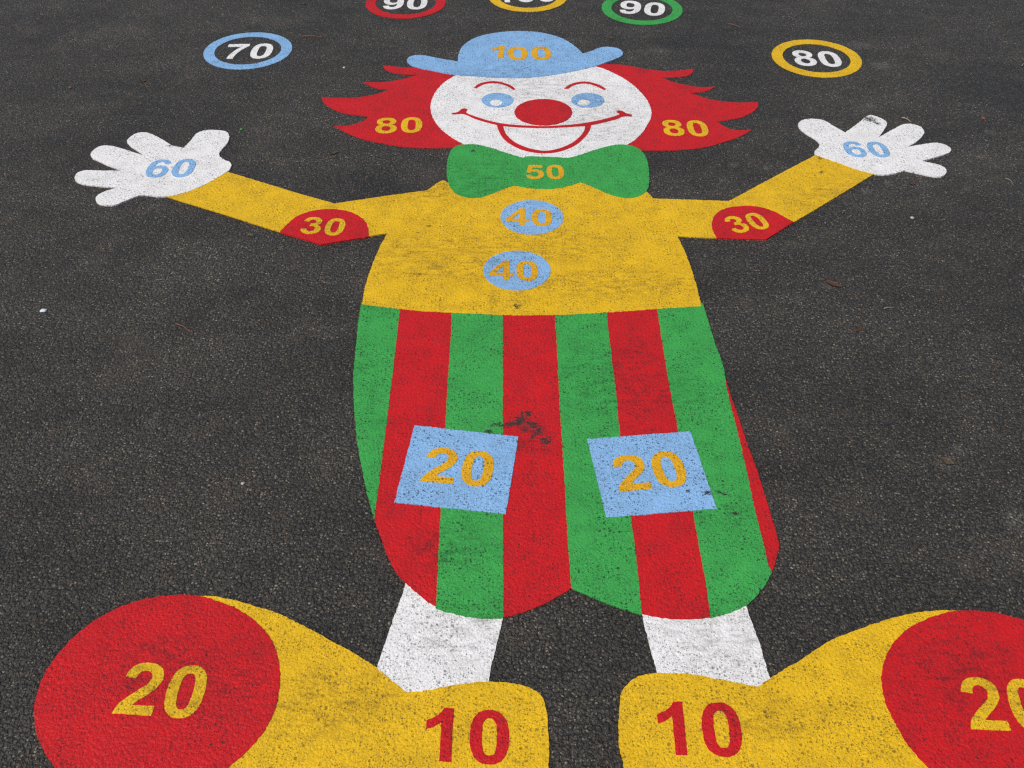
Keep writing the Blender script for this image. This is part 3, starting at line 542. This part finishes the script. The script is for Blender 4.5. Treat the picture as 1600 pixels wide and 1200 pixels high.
def twig(p, q, r, bend, mat, label, name='twig', cat='twig', hook=0):
    p, q = Vector((*p, 0)), Vector((*q, 0)); c = (p + q) / 2; dv = q - p; L = dv.length
    n = 12; pts, rad = [], []
    for i in range(n + 1):
        t = i / n
        y = bend * L * math.sin(math.pi * t) + hook * L * max(0, t - .7) ** 2 * math.sin(9 * t)
        pts.append(Vector(((t - .5) * L, y + .02 * L * noise.noise((t * 4, p.x * 9, 1)), r + .003 + .0015 * math.sin(5 * t))))
        rad.append(r * (1 - .55 * t) * (1 + .25 * noise.noise((t * 9, p.y, 3))))
    return finish(tube(pts, rad), name, mat, (c.x, c.y, 0), math.atan2(dv.y, dv.x), label, cat)

def leaf(x, y, L, Wd, rz, mat, label, curl=.25, seed=0):
    bm = bmesh.new(); n, m_ = 12, 4; g = []
    for i in range(n + 1):
        t = i / n; w = Wd / 2 * (math.sin(math.pi * min(1, t * 1.02)) ** .75) * (1 + .22 * noise.noise((t * 5, seed, .3))) + .0006
        row = []
        for j in range(-m_, m_ + 1):
            v = j / m_
            zz = .0022 + curl * L * .12 * (2 * t - 1) ** 2 + curl * Wd * .4 * v * v + .0015 * noise.noise((t * 4, v * 2, seed))
            row.append(bm.verts.new(((t - .5) * L, v * w + .06 * L * math.sin(2.2 * t + seed), zz)))
        g.append(row)
    for i in range(n):
        for j in range(2 * m_): bm.faces.new((g[i][j], g[i + 1][j], g[i + 1][j + 1], g[i][j + 1]))
    bmesh.ops.solidify(bm, geom=bm.faces[:], thickness=.0005)
    st = tube([Vector((-.5 * L - .22 * L * k / 4, .06 * L * math.sin(seed) + .02 * L * k / 4, (.0027 + curl * L * .12 + .0006 * k))) for k in range(5)], [.0007] * 5)
    tmp = bpy.data.meshes.new("stalk"); st.to_mesh(tmp); st.free(); bm.from_mesh(tmp); bpy.data.meshes.remove(tmp)
    return finish(bm, 'leaf', mat, (x, y, 0), rz, label, 'leaf')

def pebble(x, y, r, mat, label, name='pebble', cat='pebble', sq=.65):
    bm = bmesh.new(); bmesh.ops.create_icosphere(bm, subdivisions=3, radius=1)
    for v in bm.verts:
        k = 1 + .28 * noise.noise(v.co * 1.3 + Vector((x * 7, y * 7, 0))) + .08 * noise.noise(v.co * 4)
        v.co = Vector((v.co.x * k * r * 1.15, v.co.y * k * r * .9, v.co.z * k * r * sq + r * sq * .8))
    return finish(bm, name, mat, (x, y, 0), x * 5, label, cat)

twig((-0.8227, 3.7629), (-0.7401, 3.7625), 0.0022, 0.03, 'bark', 'thin reddish twig lying on asphalt between the blue 70 ring and the hat')
twig((0.8608, 3.8914), (0.9067, 3.8597), 0.002, 0.05, 'bark', 'short reddish twig on asphalt between the green 90 ring and the yellow 80 ring')
twig((-0.8637, 1.9782), (-0.8139, 1.9419), 0.0017, 0.06, 'bark', "thin curved reddish twig on bare asphalt below the clown's left-hand glove", hook=1.2)
twig((0.9741, 2.0475), (1.0025, 2.0528), 0.0016, 0.04, 'pale_bark', 'short pale straw on bare asphalt to the right of the yellow shirt', name='straw', cat='straw')
twig((1.3269, 3.1009), (1.3514, 3.0734), 0.0026, 0.08, 'pale_bark', 'pale seed husk on asphalt just above the fingers of the right-hand glove', name='seed_husk', cat='seed husk')
twig((1.8913, 3.5102), (1.9233, 3.5375), 0.002, 0.08, 'pale_bark', 'pale straw at the right edge of the picture, right of the yellow 80 ring', name='straw', cat='straw')
twig((1.5343, 2.705), (1.5434, 2.6707), 0.0012, 0.2, 'pale_bark', 'fine curved pale stem on asphalt right of the right-hand glove', name='stem', cat='stem')
leaf(0.8679, 2.1572, 0.05, 0.022, -0.55, 'brown_leaf', 'pinkish brown dry leaf on asphalt right of the yellow shirt', 0.12, 1)
leaf(0.8865, 1.9628, 0.026, 0.009, 0.9, 'orange_leaf', "small narrow orange leaf on bare asphalt right of the trousers' waist", 0.15, 2)
leaf(0.9639, 1.5028, 0.032, 0.02, -0.6, 'tan_leaf', 'crumpled tan and orange leaf on asphalt right of the striped trousers', 0.3, 3)
leaf(-0.8723, 4.0965, 0.026, 0.016, 0.1, 'tan_leaf', 'small tan leaf near the top edge, left of the red 90 ring', 0.3, 4)
leaf(-0.5776, 2.8597, 0.026, 0.016, 0.5, 'tan_leaf', 'small tan leaf on asphalt under the left red hair', 0.3, 5)
leaf(0.3846, 3.7576, 0.026, 0.013, -0.2, 'tan_leaf', "small tan leaf on asphalt just above the hat's right brim", 0.3, 6)
leaf(-1.3358, 3.3746, 0.022, 0.014, 0.2, 'brown_leaf', 'small brown leaf on asphalt left of the blue 70 ring', 0.3, 7)
leaf(1.2364, 2.6756, 0.018, 0.012, 0.2, 'orange_leaf', 'tiny orange leaf scrap just under the palm of the right-hand glove', 0.2, 8)
pebble(1.1791, 2.4845, 0.0048, 'white_stone', 'small white pebble on asphalt below the right-hand glove')
pebble(-0.5818, 1.4328, 0.0036, 'white_stone', 'small white pebble on asphalt left of the striped trousers')
pebble(-1.2242, 2.035, 0.0075, 'white_scrap', 'white scrap lying on asphalt near the left edge of the picture', name='scrap', cat='scrap', sq=.4)
pebble(-0.9076, 3.0191, 0.006, 'green_bit', "tiny green leaf scrap just right of the left-hand glove's thumb", name='leaf_scrap', cat='leaf scrap', sq=.4)
pebble(1.6093, 3.1091, 0.007, 'red_bit', 'tiny red scrap on asphalt up and right of the right-hand glove', name='scrap', cat='scrap', sq=.3)
pebble(-0.6236, 3.4907, 0.0048, 'white_stone', 'tiny white pebble on asphalt between the blue 70 ring and the left red hair')
pebble(-1.5831, 3.3246, 0.006, 'orange_leaf', 'tiny orange scrap on asphalt near the left edge, above the left-hand glove', name='scrap', cat='scrap', sq=.35)
